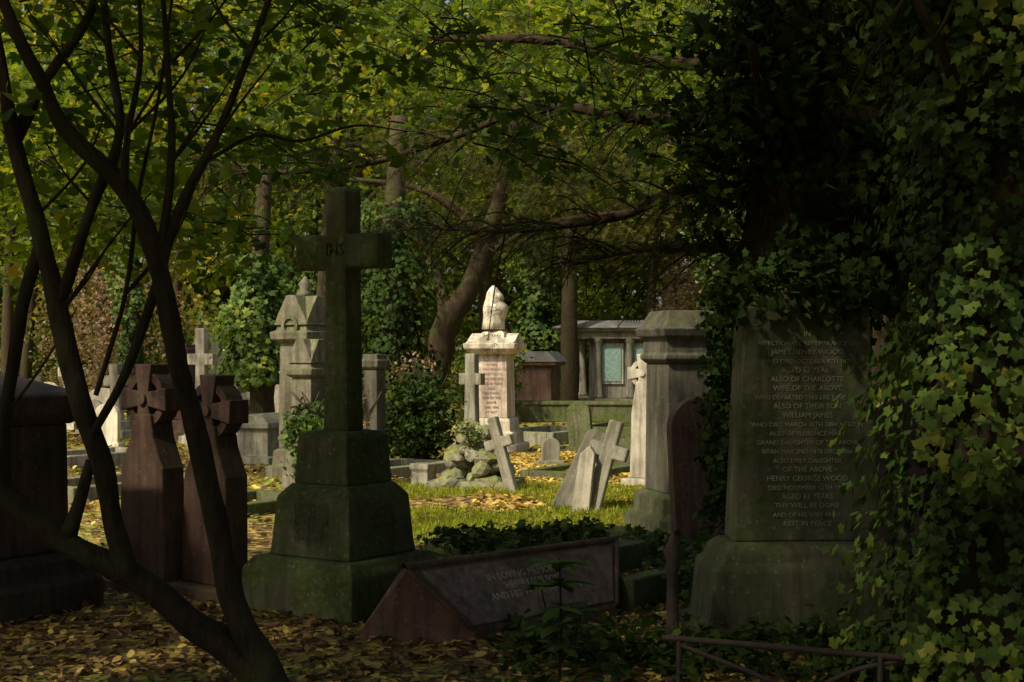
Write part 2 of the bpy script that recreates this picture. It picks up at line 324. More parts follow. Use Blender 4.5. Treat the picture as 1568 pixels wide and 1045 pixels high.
# right inscription monument
g=group('inscribed_monument',(1.66,8.25,-.03),4)
sm=M['slab']
stack('base',[(-.05,.64,.36),(.10,.63,.35),(.12,.59,.31),(.42,.56,.29),(.46,.52,.26),(.52,.50,.25),(.56,.44,.2)],sm,g,.014)
prism('tablet',[(-.42,.56),(.42,.56),(.36,1.86),(.30,1.92),(0,2.05),(-.30,1.92),(-.36,1.86)],-.13,.13,sm,g,.014)
lines=['IN','AFFECTIONATE REMEMBRANCE OF','JAMES HENRY WOOD','WHO DIED OCTOBER 4TH 1871','AGED 52 YEARS','ALSO OF CHARLOTTE','WIFE OF THE ABOVE','WHO DEPARTED THIS LIFE JUNE 1880','ALSO OF THEIR SON','WILLIAM JAMES','WHO DIED MARCH 16TH 1884 AGED 31','ALSO OF FLORENCE MARY','GRAND DAUGHTER OF THE ABOVE','BORN MAY 2ND 1878 DIED 1886','ALSO EMILY DAUGHTER','OF THE ABOVE','HENRY GEORGE WOOD','DIED NOVEMBER 12TH 1902','AGED 61 YEARS','THY WILL BE DONE','AND OF HIS WIFE ANNE','REST IN PEACE']
for i,t in enumerate(lines):
    z=1.72-i*.051; text(t,.036 if len(t)>18 else .042,(0,-.133,z),M['text'],g,sp=1,name='inscription')
# monument with heavy cornice behind
g=group('corniced_monument',(1.55,12.9,-.02),16)
stack('base',[(0,.43,.43),(.16,.42,.42),(.2,.36,.36),(.34,.35,.35),(.38,.30,.30)],M['slab'],g)
stack('body',[(.38,.275,.275),(1.52,.265,.265)],M['dgrey'],g)
stack('cornice',[(1.52,.27,.27),(1.56,.31,.31),(1.60,.31,.31),(1.61,.29,.29),(1.74,.285,.285),(1.76,.33,.33),(1.83,.35,.35),(1.84,.32,.32),(1.99,.24,.24)],M['dgrey'],g)
g=group('round_headstone',(1.48,11.0,-.02),12,(0,-3)); prism('slab',arch(.24,1.28,1),-.06,.06,M['red'],g)
g=group('round_headstone',(2.75,10.2,-.02),0,(0,3)); prism('slab',arch(.3,1.3,1),-.06,.06,M['red'],g)
# ---------------- sunlit draped urn monument
g=group('draped_urn_monument',(-.27,23.4,-.02),-14)
c=M['cream']
stack('base',[(0,.46,.46),(.14,.46,.46),(.15,.39,.39),(.33,.38,.38),(.35,.33,.33),(.52,.32,.32),(.56,.29,.29)],c,g,.015)
stack('shaft',[(.56,.27,.27),(1.58,.25,.25)],M['creamp'],g,.012)
stack('cornice',[(1.58,.26,.26),(1.62,.36,.36),(1.68,.42,.42),(1.76,.43,.43),(1.77,.36,.36)],c,g,.01)
for rz in(0,1):
    o=prism('pediment',[(-.42,1.765),(.42,1.765),(.3,1.80),(0,1.93),(-.3,1.80)],-.40,.40,c,g,.008)
    o.rotation_euler[2]=rz*math.pi/2; o.scale=(1-.004*rz,1-.004*rz,1)
stack('urn_foot',[(1.80,.2,.2),(1.93,.19,.19),(1.97,.13,.13)],c,g,.01)
lathe('draped_urn',[(.10,1.95),(.12,1.98),(.07,2.03),(.09,2.07),(.17,2.18),(.205,2.3),(.20,2.38),(.14,2.44),(.13,2.47),(.15,2.5),(.12,2.56),(.06,2.62),(.035,2.66),(.01,2.68)],c,g,32,.0)
o=lathe('drapery',[(.225,1.98),(.22,2.1),(.205,2.2),(.205,2.3),(.18,2.4),(.15,2.47),(.14,2.52),(.12,2.58),(.07,2.65),(.02,2.69)],c,g,48,.12)
o.location=(-.03,-.02,.015); o.scale=(.76,.85,1)
for i,t in enumerate(['SACRED','TO THE MEMORY OF','ROBERT EVANS','WHO DIED 1876','AGED 63 YEARS','ALSO','MARY ANN','WIFE OF THE','ABOVE','DIED 1890','AT REST']):
    text(t,.052,(0,-.272-.0,1.42-i*.078),M['darktext'],g,rot=(89,0,0))
def simplecross(name,loc,rz,mat,H,w=.09,t=.12,tilt=(0,0),L=.26,base=True):
    g=group(name,loc,rz,tilt)
    if base: stack('base',[(0,.32,.28),(.14,.31,.27),(.16,.24,.2),(.32,.22,.18),(.35,.16,.12)],mat,g)
    z=.33 if base else 0
    prism('cross',crosspts(w,H-z,(H-z)*.62,(H-z)*.62+2*w,L,w*1.2),-t/2,t/2,mat,g,.015,(0,z)); return g
simplecross('small_stone_cross',(-.62,22.2,-.02),-30,M['grey'],1.6,.09,.14,L=.2)
celtic('celtic_cross',(1.60,17.4,-.02),-25,M['pale'],1.6,.15,w=.14,R=.17)
# leaning crosses
simplecross('leaning_stone_cross',(.78,14.35,-.05),-20,M['grey'],1.0,.07,.10,(-8,14),.20,False)
g=group('leaning_headstone',(.50,14.6,-.05),-18,(-4,26)); prism('slab',arch(.13,.95,.6),-.05,.05,M['grey'],g)
g=group('fallen_cross_arm',(.68,14.3,-.02),-15,(-4,6)); prism('slab',[(-.09,0),(.09,0),(.08,.62),(.02,.70),(-.07,.6)],-.05,.05,M['pale'],g)
# rockery
g=group('rockery_grave',(-.42,16.9,-.02),-12)
stack('plinth',[(0,.52,.42),(.13,.50,.40)],M['rock'],g,.02)
bm=bmesh.new()
for i in range(60):
    lv=random.random()**1.2; z=.13+lv*.66; rr=.46*(1-lv*.72)
    a=random.uniform(0,6.28); r=random.uniform(.3,1)*rr
    ret=bmesh.ops.create_icosphere(bm,subdivisions=2,radius=random.uniform(.09,.16)*(1-.25*lv))
    sc=Vector((random.uniform(.8,1.3),random.uniform(.8,1.2),random.uniform(.6,.95))); off=Vector((r*math.cos(a)*1.05,r*math.sin(a)*.8,z-.03)); sd=random.uniform(0,50)
    for v_ in ret['verts']:
        n_=noise.noise(v_.co*9+Vector((sd,0,0))); v_.co=Vector((v_.co.x*sc.x,v_.co.y*sc.y,v_.co.z*sc.z))*(1+.5*n_)+off
me=D.meshes.new('rocks'); bm.to_mesh(me); bm.free(); me.materials.append(M['rock']); link(D.objects.new('rocks',me),g)
C,rn=clumps(12,36,(.0,-.1,.6),(.38,.3,.28),.06,.3); leaves('moss_tufts',C,.05,QUAD,M['shrub'],rn,parent=g)
simplecross('leaning_stone_cross',(.02,16.2,-.05),-30,M['grey'],.95,.06,.09,(0,-17),.18,False)
# misc graves
def headstone(loc,rz,mat,w,h,k=.6,t=.1,tilt=(0,0),name='headstone'):
    g=group(name,loc,rz,tilt); prism('slab',arch(w,h,k),-t/2,t/2,mat,g,.012); stack('foot',[(-.05,w+.05,t/2+.05),(.08,w+.05,t/2+.05)],mat,g); return g
headstone((1.15,23.6,-.02),-20,M['mossy'],.2,.8,.8,.12,(0,-5))
headstone((.55,20.5,-.02),10,M['grey'],.13,.4,.8)
headstone((1.45,19.5,-.02),-10,M['mossy'],.3,.45,.3)
headstone((-7.1,31,-.02),-10,M['pale'],.3,1.1,.9); headstone((-8.3,34,-.02),5,M['grey'],.35,.9,.9)
headstone((-9.4,33,-.02),5,M['pale'],.3,.8,.5); headstone((-6.2,38,-.02),5,M['pale'],.3,.8,.9)
headstone((-10.6,31,-.02),15,M['pale'],.3,.7,.9); headstone((-8.2,28,-.02),-15,M['pale'],.25,.7,.9,.1,(0,6)); headstone((-4.7,26,-.02),-15,M['pale'],.25,.9,.5,.1,(0,-5))
headstone((-7.7,36,-.02),0,M['cream'],.3,1.2,.9); headstone((-11.3,35,-.02),0,M['cream'],.3,.9,.9)
headstone((-6.9,24.5,-.02),-20,M['cream'],.24,.75,.9); headstone((-4.1,25.6,-.02),-20,M['pale'],.2,1.3,.7)
def pedestal(name,loc,rz,mat,h,w,gable=True):
    g=group(name,loc,rz)
    stack('base',[(0,w*1.5,w*1.5),(.15,w*1.5,w*1.5),(.17,w*1.25,w*1.25),(.35,w*1.2,w*1.2),(.38,w*1.05,w*1.05)],mat,g)
    stack('shaft',[(.38,w,w),(h*.74,w*.95,w*.95)],mat,g)
    stack('cornice',[(h*.74,w,w),(h*.76,w*1.3,w*1.3),(h*.80,w*1.35,w*1.35),(h*.81,w*1.1,w*1.1),(h*.84,w*1.05,w*1.05)],mat,g)
    if gable:
        for r_ in(0,1):
            o=prism('gable',[(-w*1.2,h*.84),(w*1.2,h*.84),(w*.9,h*.9),(w*.3,h),(-w*.3,h),(-w*.9,h*.9)],-w*1.15,w*1.15,mat,g); o.rotation_euler[2]=r_*math.pi/2; o.scale=(1-.004*r_,1-.004*r_,1-.002*r_)
    return g
g=pedestal('ornate_pedestal_monument',(-2.68,18.6,-.02),-34,M['weath'],2.35,.24)
lathe('finial',[(.08,2.33),(.12,2.38),(.05,2.43),(.09,2.5),(.03,2.58),(.01,2.6)],M['weath'],g,16)
ring('wreath',.14,.09,-.30,-.22,1.98-.02,M['weath'],g,24)
pedestal('gabled_pedestal_monument',(-2.42,17.2,-.02),-34,M['weath'],1.78,.16)
pedestal('granite_pedestal_monument',(-1.68,17.6,-.02),-30,M['dgrey'],1.9,.10,False)
g=group('chest_tomb',(-3.6,21.2,-.02),-25)
stack('body',[(0,.36,.5),(.1,.36,.5),(.12,.28,.42),(.5,.27,.4),(.52,.32,.46),(.6,.32,.46),(.72,.1,.3)],M['grey'],g)
simplecross('stone_cross',(-5.5,25.5,-.02),-25,M['pale'],2.05,.10,.14,L=.28)
simplecross('stone_cross',(-5.75,28.,-.02),-25,M['grey'],2.0,.10,.14,L=.3)
simplecross('stone_cross',(-5.2,27,-.02),-25,M['pale'],1.9,.10,.14,L=.3)
simplecross('stone_cross',(-6.3,29,-.02),-25,M['grey'],1.9,.10,.14,L=.3)
simplecross('stone_cross',(-4.35,24,-.02),-25,M['cream'],1.5,.1,.14,(0,8),.25)
simplecross('stone_cross',(-7.4,27,-.02),-25,M['pale'],1.4,.1,.14,(0,-3),.25)
simplecross('stone_cross',(-9.2,30,-.02),-25,M['pale'],1.6,.1,.14,(0,-3),.25)
simplecross('stone_cross',(-6.7,33,-.02),-15,M['cream'],1.8,.1,.14,(0,2),.28)
simplecross('stone_cross',(-10.4,34,-.02),-15,M['cream'],1.5,.1,.14,(0,2),.28)
simplecross('stone_cross',(-8.6,26,-.02),-15,M['pale'],1.2,.08,.12,(0,2),.22)
pedestal('pink_granite_monument',(-6.05,26.5,-.02),-25,M['red'],2.1,.17,False)
def kerb(name,loc,rz,w,l,h,mat):
    g=group(name,loc,rz); t=.07
    for n_,sx_,sy_,ox,oy in(('side_1',t,l,-w,0),('side_2',t,l,w,0),('end_1',w-t-.003,t,0,-l+t),('end_2',w-t-.003,t,0,l-t)):
        stack(n_,[(-.04,sx_,sy_),(h,sx_,sy_)],mat,g,.015,(ox,oy))
    return g
kerb('grave_kerb',(-1.7,19.2,-.01),-34,.45,.95,.12,M['grey'])
kerb('grave_kerb',(.95,19.2,-.01),-30,.4,.9,.08,M['mossy'])
kerb('grave_kerb',(.7,26.5,-.01),-30,.6,1.1,.2,M['grey'])
kerb('grave_kerb',(-2.9,14.6,-.01),-34,.45,.95,.12,M['mossy'])
kerb('grave_kerb',(-4.6,16.5,-.01),-34,.5,1.,.16,M['grey'])
kerb('grave_kerb',(-6.2,21,-.01),-34,.5,1.,.16,M['pale'])
kerb('grave_kerb',(2.4,27,-.01),-20,.9,1.1,.25,M['mossy'])
kerb('grave_kerb',(.9,9.95,-.01),-38,.45,.9,.2,M['mossy'])
g=group('stone_block',(-1.05,17.1,-.02),-34); stack('block',[(0,.13,.1),(.2,.12,.09),(.24,.14,.11),(.3,.13,.1)],M['grey'],g)
stack('foot',[(-.02,.2,.16),(.045,.19,.15)],M['grey'],g)
# ivy covered ledger
g=group('ivy_covered_tomb',(.33,11.0,-.03),28)
stack('ledger',[(0,.88,.42),(.10,.86,.40),(.13,.91,.45),(.21,.90,.44)],M['mossy'],g,.02)
C,rn=boxclumps(60,20,(-.9,-.45,.19),(.7,.4,.27),.07,.4); leaves('ivy',C,.075,IVY,M['ivy'],rn,up=1.6,parent=g)
C,rn=boxclumps(34,16,(-.92,-.52,.02),(.6,-.42,.25),.06); leaves('ivy_side',C,.07,IVY,M['ivy'],rn,up=.5,parent=g)
# mausoleum
g=group('mausoleum',(3.15,41.5,0),-14)
stack('steps',[(0,1.75,1.5),(.14,1.75,1.5),(.15,1.6,1.35),(.3,1.6,1.35)],M['grey'],g)
stack('cella',[(.3,1.05,1.1),(1.98,1.05,1.1)],M['grey'],g,.01,(.3,.1))
for ix,x in enumerate((-1.3,-.45,.45,1.3)):
    lathe('column_%d'%ix,[(.15,.3),(.15,.38),(.115,.42),(.10,1.85),(.14,1.92),(.15,1.98)],M['grey'],g,20).location=(x,-1.15,0)
lathe('column_back',[(.15,.3),(.15,.38),(.115,.42),(.10,1.85),(.14,1.92),(.15,1.98)],M['grey'],g,20).location=(-1.3,.9,0)
stack('entablature',[(1.98,1.5,1.3),(2.18,1.5,1.3),(2.19,1.62,1.42),(2.27,1.66,1.46)],M['grey'],g)
stack('roof',[(2.27,1.72,1.5),(2.31,1.72,1.5),(2.5,1.1,.9)],M['slate'],g)
for k,x in enumerate((-.15,.75)):
    stack('panel_frame_%d'%k,[(.7,.40,.03),(1.85,.40,.03)],M['pale'],g,.01,(x,-1.03)); stack('teal_panel_%d'%k,[(.78,.33,.01),(1.77,.33,.01)],M['teal'],g,.003,(x,-1.073))
g=group('granite_house_tomb',(.5,36.5,0),-14)
stack('body',[(0,.75,.6),(.2,.75,.6),(.22,.62,.5),(1.25,.62,.5),(1.27,.75,.6),(1.36,.77,.62)],M['red'],g)
prism('roof',[(-.8,1.36),(.8,1.36),(.55,1.62),(-.55,1.62)],-.64,.64,M['slate'],g)
g=group('low_stone_wall',(1.9,33,0),-8); stack('wall',[(0,1.9,.18),(.38,1.9,.17),(.40,1.95,.22),(.48,1.94,.2)],M['mossy'],g,.02)
# railing & iron post
g=group('iron_railing',(0,0,0))
limbs('top_rail',[([(.72,6.9,.23),(1.25,6.75,.215),(1.85,6.6,.19)],.016)],M['iron'],8,g,.03)
limbs('post',[([(.80,6.88,-.05),(.80,6.88,.1),(.80,6.88,.225)],.014),([(.80,6.88,.2),(1.1,6.78,.10),(1.35,6.72,.02),(1.6,6.66,.13),(1.8,6.62,.18)],.012),([(1.7,6.63,-.05),(1.7,6.63,.1),(1.7,6.63,.2)],.014)],M['iron'],8,g,.03)
lathe('finial_post',[(.06,-.05),(.06,.03),(.035,.05),(.03,.42),(.045,.45),(.03,.48),(.05,.53),(.02,.6),(.004,.64)],M['iron'],g,14).location=(.86,7.7,0)
# ---------------- foreground multi-stem tree
g=group('multi_stemmed_tree',(0,0,0)); y=6.6
def L2(pts,y0=6.6,dy=0): return [(x,y0+dy*i,z) for i,(x,z) in enumerate(pts)]
stems=[(L2([(-1.04,-.1),(-1.13,.12),(-1.24,.34),(-1.32,.61),(-1.41,1.06),(-1.53,1.54),(-1.63,2.02),(-1.78,2.35),(-2.05,2.62),(-2.17,2.86),(-2.29,3.1),(-2.6,3.9)]),[.10,.085,.062,.054,.05,.046,.045,.042,.036,.03,.026,.015]),
(L2([(-1.13,.08),(-1.3,.24),(-1.47,.35),(-1.66,.50),(-1.9,.63),(-2.17,.78),(-2.35,.93),(-2.7,1.1)],6.6,.01),[.08,.075,.07,.062,.058,.052,.05,.045]),
(L2([(-1.78,.56),(-1.84,.8),(-1.9,1.06),(-2.02,1.42),(-2.11,1.78),(-2.23,2.23),(-2.35,2.68),(-2.5,3.5)],6.62,.02),[.055,.05,.05,.047,.045,.042,.035,.02]),
(L2([(-1.95,1.2),(-1.78,1.51),(-1.65,1.86),(-1.54,2.23),(-1.36,2.59),(-1.2,2.98),(-1.05,3.4)],6.64,-.01),[.018,.022,.024,.024,.02,.017,.012]),
(L2([(-1.62,2.0),(-1.57,2.47),(-1.59,2.92),(-1.63,3.4)],6.6,.02),[.024,.018,.014,.01]),
(L2([(-2.1,1.85),(-1.96,2.29),(-1.84,2.62),(-1.9,3.04),(-1.95,3.5)],6.7,.02),[.03,.026,.022,.018,.012]),
(L2([(-1.93,1.4),(-1.8,1.87),(-1.75,2.32),(-1.66,2.8),(-1.6,3.3)],6.66,.03),[.012,.011,.01,.008,.006]),
(L2([(-2.22,2.1),(-2.3,1.8),(-2.38,1.3),(-2.4,.9)],6.75,0),[.03,.03,.03,.04]),
(L2([(-2.35,2.6),(-2.2,2.9),(-2.0,3.2),(-1.9,3.6)],6.8,0),[.03,.026,.02,.012]),
(L2([(-1.78,2.33),(-1.76,2.6),(-1.7,2.95),(-1.72,3.4)],6.58,0),[.02,.014,.012,.008]),
(L2([(-1.95,1.1),(-2.0,.9),(-2.05,.75)],6.64,0),[.02,.03,.04]),
(L2([(-1.41,2.5),(-1.2,2.62),(-1.0,2.6),(-.75,2.68),(-.5,2.66)],6.7,.05),[.01,.009,.007,.006,.003]),
]
for _ in range(26):   # fine side twigs
    P,_r=random.choice(stems[:1]+stems[2:10]); p=Vector(random.choice(P[3:-1] if len(P)>5 else P[1:-1])); s_=random.choice((-1,1)); l=random.uniform(.25,.6)
    stems.append(([tuple(p),tuple(p+Vector((s_*l*.4,random.uniform(-.1,.1),l*.5))),tuple(p+Vector((s_*l*.7,random.uniform(-.15,.15),l)))],[.008,.006,.003]))
limbs('stems',stems,M['barkdark'],12,g,.18)
C,rn=boxclumps(56,16,(-2.6,6.5,2.5),(-.6,8.4,3.9),.13,.35); leaves('crown_leaves',C,.095,OVAL,M['near'],rn,up=1.4,droop=.8,parent=g)
C,rn=boxclumps(26,12,(-2.7,7.2,2.05),(-1.5,8.8,2.7),.12,.35); leaves('lower_leaves',C,.095,OVAL,M['lime'],rn,up=1.4,droop=.8,parent=g)
# ---------------- sprays
def sprays(n,lo,hi,dirv,length,per,sp):
    tw=[];C=[];R=[]
    for _ in range(n):
        p=Vector([random.uniform(a,b_) for a,b_ in zip(lo,hi)]); d=(Vector(dirv)+Vector((random.gauss(0,.5),random.gauss(0,.5),random.gauss(0,.2)))).normalized(); l=length*random.uniform(.6,1.3)
        P=[p,p+d*l*.5+Vector((0,0,.02*l)),p+d*l+Vector((0,0,-.16*l))]; tw.append((P,(.007,.003))); tone=random.random()
        for k in range(per):
            t=random.uniform(.1,1.05); q=p+d*l*t+Vector((0,0,-.16*l*t*t)); C.append([q.x+random.gauss(0,sp),q.y+random.gauss(0,sp),q.z+random.gauss(0,sp*.5)]); R.append(.5*tone+.5*random.random())
    return tw,np.array(C),np.array(R)
g=group('sycamore_tree',(0,0,0))
T1,C1,R1=sprays(120,(-3.0,8,2.85),(1.6,10.5,4.2),(.6,-.1,-.05),.6,20,.09)
T2,C2,R2=sprays(64,(-2.0,11.5,3.5),(2.8,14,5.4),(.7,0,-.05),.8,24,.11)
T3,C3,R3=sprays(26,(-3.4,8.5,2.35),(-1.8,10.5,2.9),(.6,-.1,-.1),.5,20,.08)
limbs('twigs',T1+T2+T3,M['barkdark'],4,g,0,3)
leaves('leaf_sprays',np.vstack([C1,C3]),.11,MAPLE,M['near'],np.concatenate([R1,R3]),up=1.6,droop=.7,parent=g)
leaves('leaf_sprays_far',C2,.12,MAPLE,M['lime'],R2,up=1.6,droop=.7,parent=g)
limbs('trunk',[([(-6.2,2.5,-.2),(-6.1,2.6,2),(-5.8,3,4.5),(-5,3.6,7),(-4.2,4,9.5)],(.45,.18)),
 ([(-5.9,2.9,3.6),(-4.5,5,4.6),(-3.2,8,4.4),(-1.5,9.2,4.15),(1,9.8,4.1)],(.2,.02)),([(-5.8,3,4.5),(-3,3,6),(0,3,7),(3,3.5,7.2)],(.22,.05)),([(-5.9,3,4),(-7.5,6,5.2),(-5,10,5.4),(-1,12.5,5.2)],(.2,.02))],M['bark'],12,g)
cnd=lambda c:(c[:,1]<11.8-.62*c[:,2])
C,rn=boxclumps(1050,25,(-14,-5,4.5),(4.3,8.9,8.6),.38,.5,cnd); leaves('unseen_shade_crown',C,.28,QUAD,M['crown'],rn,up=1.5,parent=g)  # unseen crown added to shade the foreground, trimmed so sun reaches the clearing
# ivy-clad yew on the right
g=group('ivy_clad_yew_tree',(0,0,0))
yb=[([(1.95,9.5,-.2),(1.9,9.5,1.2),(1.85,9.5,2.6),(2.0,9.5,4.5),(2.2,9.6,7)],(.40,.2)),
([(1.85,9.6,3.2),(1.2,10,3.22),(.8,10.2,3.28),(.2,10.4,3.38),(-.4,10.6,3.2),(-1.1,10.7,3.0),(-1.9,10.8,2.95),(-2.4,10.8,3.05)],[.09,.06,.045,.035,.028,.022,.017,.01]),
([(1.85,9.6,2.65),(1.25,10,2.74),(.8,10.2,2.58),(.3,10.3,2.5),(-.1,10.4,2.48),(-.8,10.5,2.52)],[.08,.045,.035,.028,.018,.008]),
([(1.8,9.6,2.3),(1.2,9.9,2.32),(.8,10,2.3),(.45,10.1,2.22)],[.05,.03,.018,.01]),
([(1.8,9.6,3.6),(1.1,10.2,3.65),(.3,10.6,3.9),(-.6,11,4.0)],[.07,.05,.04,.02]),
([(2,9.5,2.9),(1.6,8.9,3.1),(1.4,8.4,3.4)],(.06,.03))]
limbs('trunk_and_limbs',yb,M['yewbark'],10,g)
T,C,R=[],[],[]
for i,(P,_) in enumerate(yb[1:5]):
    for a,b_ in zip(P[:-1],P[1:]):
        for k in range(12):
            t=random.random(); p=Vector(a).lerp(Vector(b_),t)
            d=Vector((random.uniform(-1,.2),random.uniform(-.7,.7),random.uniform(-.4,.3))).normalized(); l=random.uniform(.3,.8)
            T.append(([p,p+d*l*.5,p+d*l+Vector((0,0,-.15))],(.008,.003))); tone=random.random()
            for q in range(26): 
                t2=random.uniform(.2,1.1); c_=p+d*l*t2+Vector((random.gauss(0,.06),random.gauss(0,.06),random.gauss(0,.035)-.15*t2*t2)); C.append(tuple(c_)); R.append(.6*tone+.4*random.random())
limbs('yew_twigs',T,M['yewbark'],4,g,0,3); leaves('yew_sprays',C,.13,NEEDLE,M['yew'],np.array(R),up=1.8,parent=g)
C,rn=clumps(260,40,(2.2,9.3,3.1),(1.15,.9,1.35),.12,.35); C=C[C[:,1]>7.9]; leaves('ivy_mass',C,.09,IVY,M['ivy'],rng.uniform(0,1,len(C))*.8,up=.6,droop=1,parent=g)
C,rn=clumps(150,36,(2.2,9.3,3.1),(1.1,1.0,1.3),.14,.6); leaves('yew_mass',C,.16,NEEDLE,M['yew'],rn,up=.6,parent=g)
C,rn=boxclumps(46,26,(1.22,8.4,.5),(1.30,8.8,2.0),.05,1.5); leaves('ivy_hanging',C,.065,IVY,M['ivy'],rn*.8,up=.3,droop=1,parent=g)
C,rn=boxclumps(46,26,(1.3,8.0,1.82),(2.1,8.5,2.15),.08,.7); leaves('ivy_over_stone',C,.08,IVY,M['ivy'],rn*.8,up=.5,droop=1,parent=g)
limbs('dark_foliage_core',[([(2.2,9.6,1.9),(2.25,9.5,2.6),(2.3,9.5,3.4),(2.3,9.6,4.4)],[.3,.55,.55,.4])],M['barkdark'],14,g,.5)  # added dark core inside the foliage, standing in for its inner shade
C,rn=boxclumps(300,22,(.9,7.2,4.1),(4.5,11.5,6.2),.25,.5); leaves('upper_crown',C,.26,NEEDLE,M['yew'],rn,up=.8,parent=g)
C,rn=boxclumps(240,24,(.9,1.5,4.3),(5.5,8,6.2),.35,.5); leaves('unseen_side_shade',C,.26,QUAD,M['crown'],rn,up=1.2,parent=g)  # unseen canopy added overhead to shade the right foreground
# foreground ivy-covered tree, right
g=group('ivy_covered_tree',(0,0,0))
limbs('trunk',[([(2.45,7.0,-.2),(2.42,7,.8),(2.4,7,2),(2.45,7,3.2),(2.6,7,5)],[.42,.38,.36,.36,.32]),
 ([(2.2,6.8,2.6),(1.95,6.5,2.95),(1.75,6.4,3.3),(1.6,6.3,3.7)],(.03,.015)),([(1.9,6.5,3.4),(1.62,6.45,2.95),(1.5,6.4,2.72)],(.012,.006)),([(2.1,6.5,3.5),(1.95,6.45,3.1),(1.75,6.4,2.85)],(.014,.006))],M['barkdark'],14,g,.3)
n=10000; th=rng.uniform(math.pi*.75,2*math.pi*1.02,n); zz=rng.uniform(-.05,5,n)
lump=np.array([noise.noise(Vector((math.cos(t)*1.8,math.sin(t)*1.8,z*1.9))) for t,z in zip(th,zz)])
rad=.53+.36*lump+rng.normal(0,.08,n)+.14*np.clip(1-zz/1.2,0,1)
C=np.stack([2.45+rad*np.cos(th),7.0+rad*np.sin(th),zz],1); nr=np.stack([np.cos(th),np.sin(th),np.full(n,.35)],1)
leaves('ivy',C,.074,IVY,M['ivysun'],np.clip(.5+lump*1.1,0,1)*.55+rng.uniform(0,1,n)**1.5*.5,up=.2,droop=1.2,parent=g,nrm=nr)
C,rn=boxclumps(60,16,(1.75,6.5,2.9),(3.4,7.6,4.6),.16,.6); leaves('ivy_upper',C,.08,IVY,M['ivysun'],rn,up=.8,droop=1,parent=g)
# ground ivy / sapling
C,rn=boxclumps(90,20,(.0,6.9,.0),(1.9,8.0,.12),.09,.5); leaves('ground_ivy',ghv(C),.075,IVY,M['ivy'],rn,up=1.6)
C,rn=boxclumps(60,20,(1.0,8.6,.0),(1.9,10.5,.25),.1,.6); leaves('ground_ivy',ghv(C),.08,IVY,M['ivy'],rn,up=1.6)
g=group('laurel_sapling',(.23,7.0,-.02))
tw=[([(0,0,0),(.01,0,.3),(0,0,.62)],(.009,.004)),([(0,0,.15),(-.06,.02,.35),(-.09,.02,.48)],(.006,.003)),([(0,0,.1),(.08,0,.25),(.11,0,.36)],(.006,.003))]
limbs('stems',tw,M['barkdark'],6,g,0)
me_v=[];me_f=[]
def bigleaf(base,az,el,l,w):
    d=Vector((math.cos(az)*math.cos(el),math.sin(az)*math.cos(el),math.sin(el))); s=d.cross(Vector((0,0,1))).normalized(); k=len(me_v)
    for t,ww in((0,.02),(.3,.9),(.6,1),(.85,.5),(1,0.02)):
        c_=Vector(base)+d*l*t+Vector((0,0,-.35*l*t*t)); up_=s.cross(d)
        me_v.extend([c_-s*w*ww+up_*(-.25*w*ww),c_,c_+s*w*ww+up_*(-.25*w*ww)])
    for i in range(4): a=k+i*3; me_f.extend([(a,a+1,a+4,a+3),(a+1,a+2,a+5,a+4)])
for base,nn,l0 in(((0,0,.6),10,.18),((0,0,.5),9,.19),((0,0,.38),7,.18),((-.09,.02,.47),7,.15),((.11,0,.35),7,.16),((-.03,.02,.3),6,.15),((.0,0,.2),6,.15)):
    for i in range(nn): bigleaf(base,i*6.28/nn+random.uniform(-.3,.3),random.uniform(-.1,.7),l0*random.uniform(.8,1.1),.033)
me=D.meshes.new('laurel_leaves'); me.from_pydata(me_v,[],me_f); me.materials.append(M['ivysun'])
at=me.attributes.new('rnd','FLOAT','POINT'); at.data.foreach_set('value',np.full(len(me_v),.45,dtype=np.float32)); link(D.objects.new('laurel_leaves',me),g)
# ---------------- midground trees & shrubs
g=group('leaning_yew_tree',(0,0,0))
limbs('trunk',[([(-1.75,27,-.2),(-1.6,27,.6),(-1.35,27,1.5),(-1.25,27,2.1),(-.8,27,2.8),(-.55,27,3.5),(-.2,27,4.6),(.2,27,6.5)],[.34,.27,.24,.26,.2,.18,.14,.08]),
 ([(-1.25,27,2.1),(-1.4,27.2,3),(-2,27.3,4.2)],(.13,.05)),([(-.6,27,3.4),(.6,27,4.0),(2.2,26.8,4.2),(3.4,26.6,4.0)],(.08,.02)),([(-.5,27,3.8),(-1.6,26.8,4.6),(-3,26.5,4.8)],(.1,.04))],M['yewbark'],10,g)
C,rn=clumps(170,55,(.3,27.3,4.8),(3.8,2.0,1.9),.34,.5,.35); leaves('crown',C,.26,NEEDLE,M['yew'],np.clip(rn*1.25,0,1),up=1.2,parent=g)
def ivytree(name,x,y,r,z0,z1,n,mat='ivysun',sz=.12):
    g=group(name,(0,0,0)); limbs('trunk',[([(x,y,-.2),(x+.05,y,z0+.4),(x-.05,y,z1*.7),(x+.1,y,z1+1.5)],(r*.42,r*.2))],M['bark'],9,g)
    th=rng.uniform(0,6.283,n); z=rng.uniform(z0,z1,n); lump=np.array([noise.noise(Vector((math.cos(t)+x,math.sin(t)+y,q*1.3))) for t,q in zip(th,z)])
    rad=r*(.75+.9*lump)+rng.normal(0,.1,n)
    C=np.stack([x+rad*np.cos(th),y+rad*np.sin(th),z],1); nr=np.stack([np.cos(th),np.sin(th),np.full(n,.4)],1)
    leaves('ivy',C,sz,IVY,M[mat],np.clip(.5+lump,0,1)*.6+rng.uniform(0,.4,n),up=.2,droop=1,parent=g,nrm=nr); return g
ivytree('ivy_clad_tree',-3.95,22.5,.55,1.1,3.1,2800)
ivytree('ivy_clad_tree',-2.05,25,.75,.6,4.2,3800,'ivy')
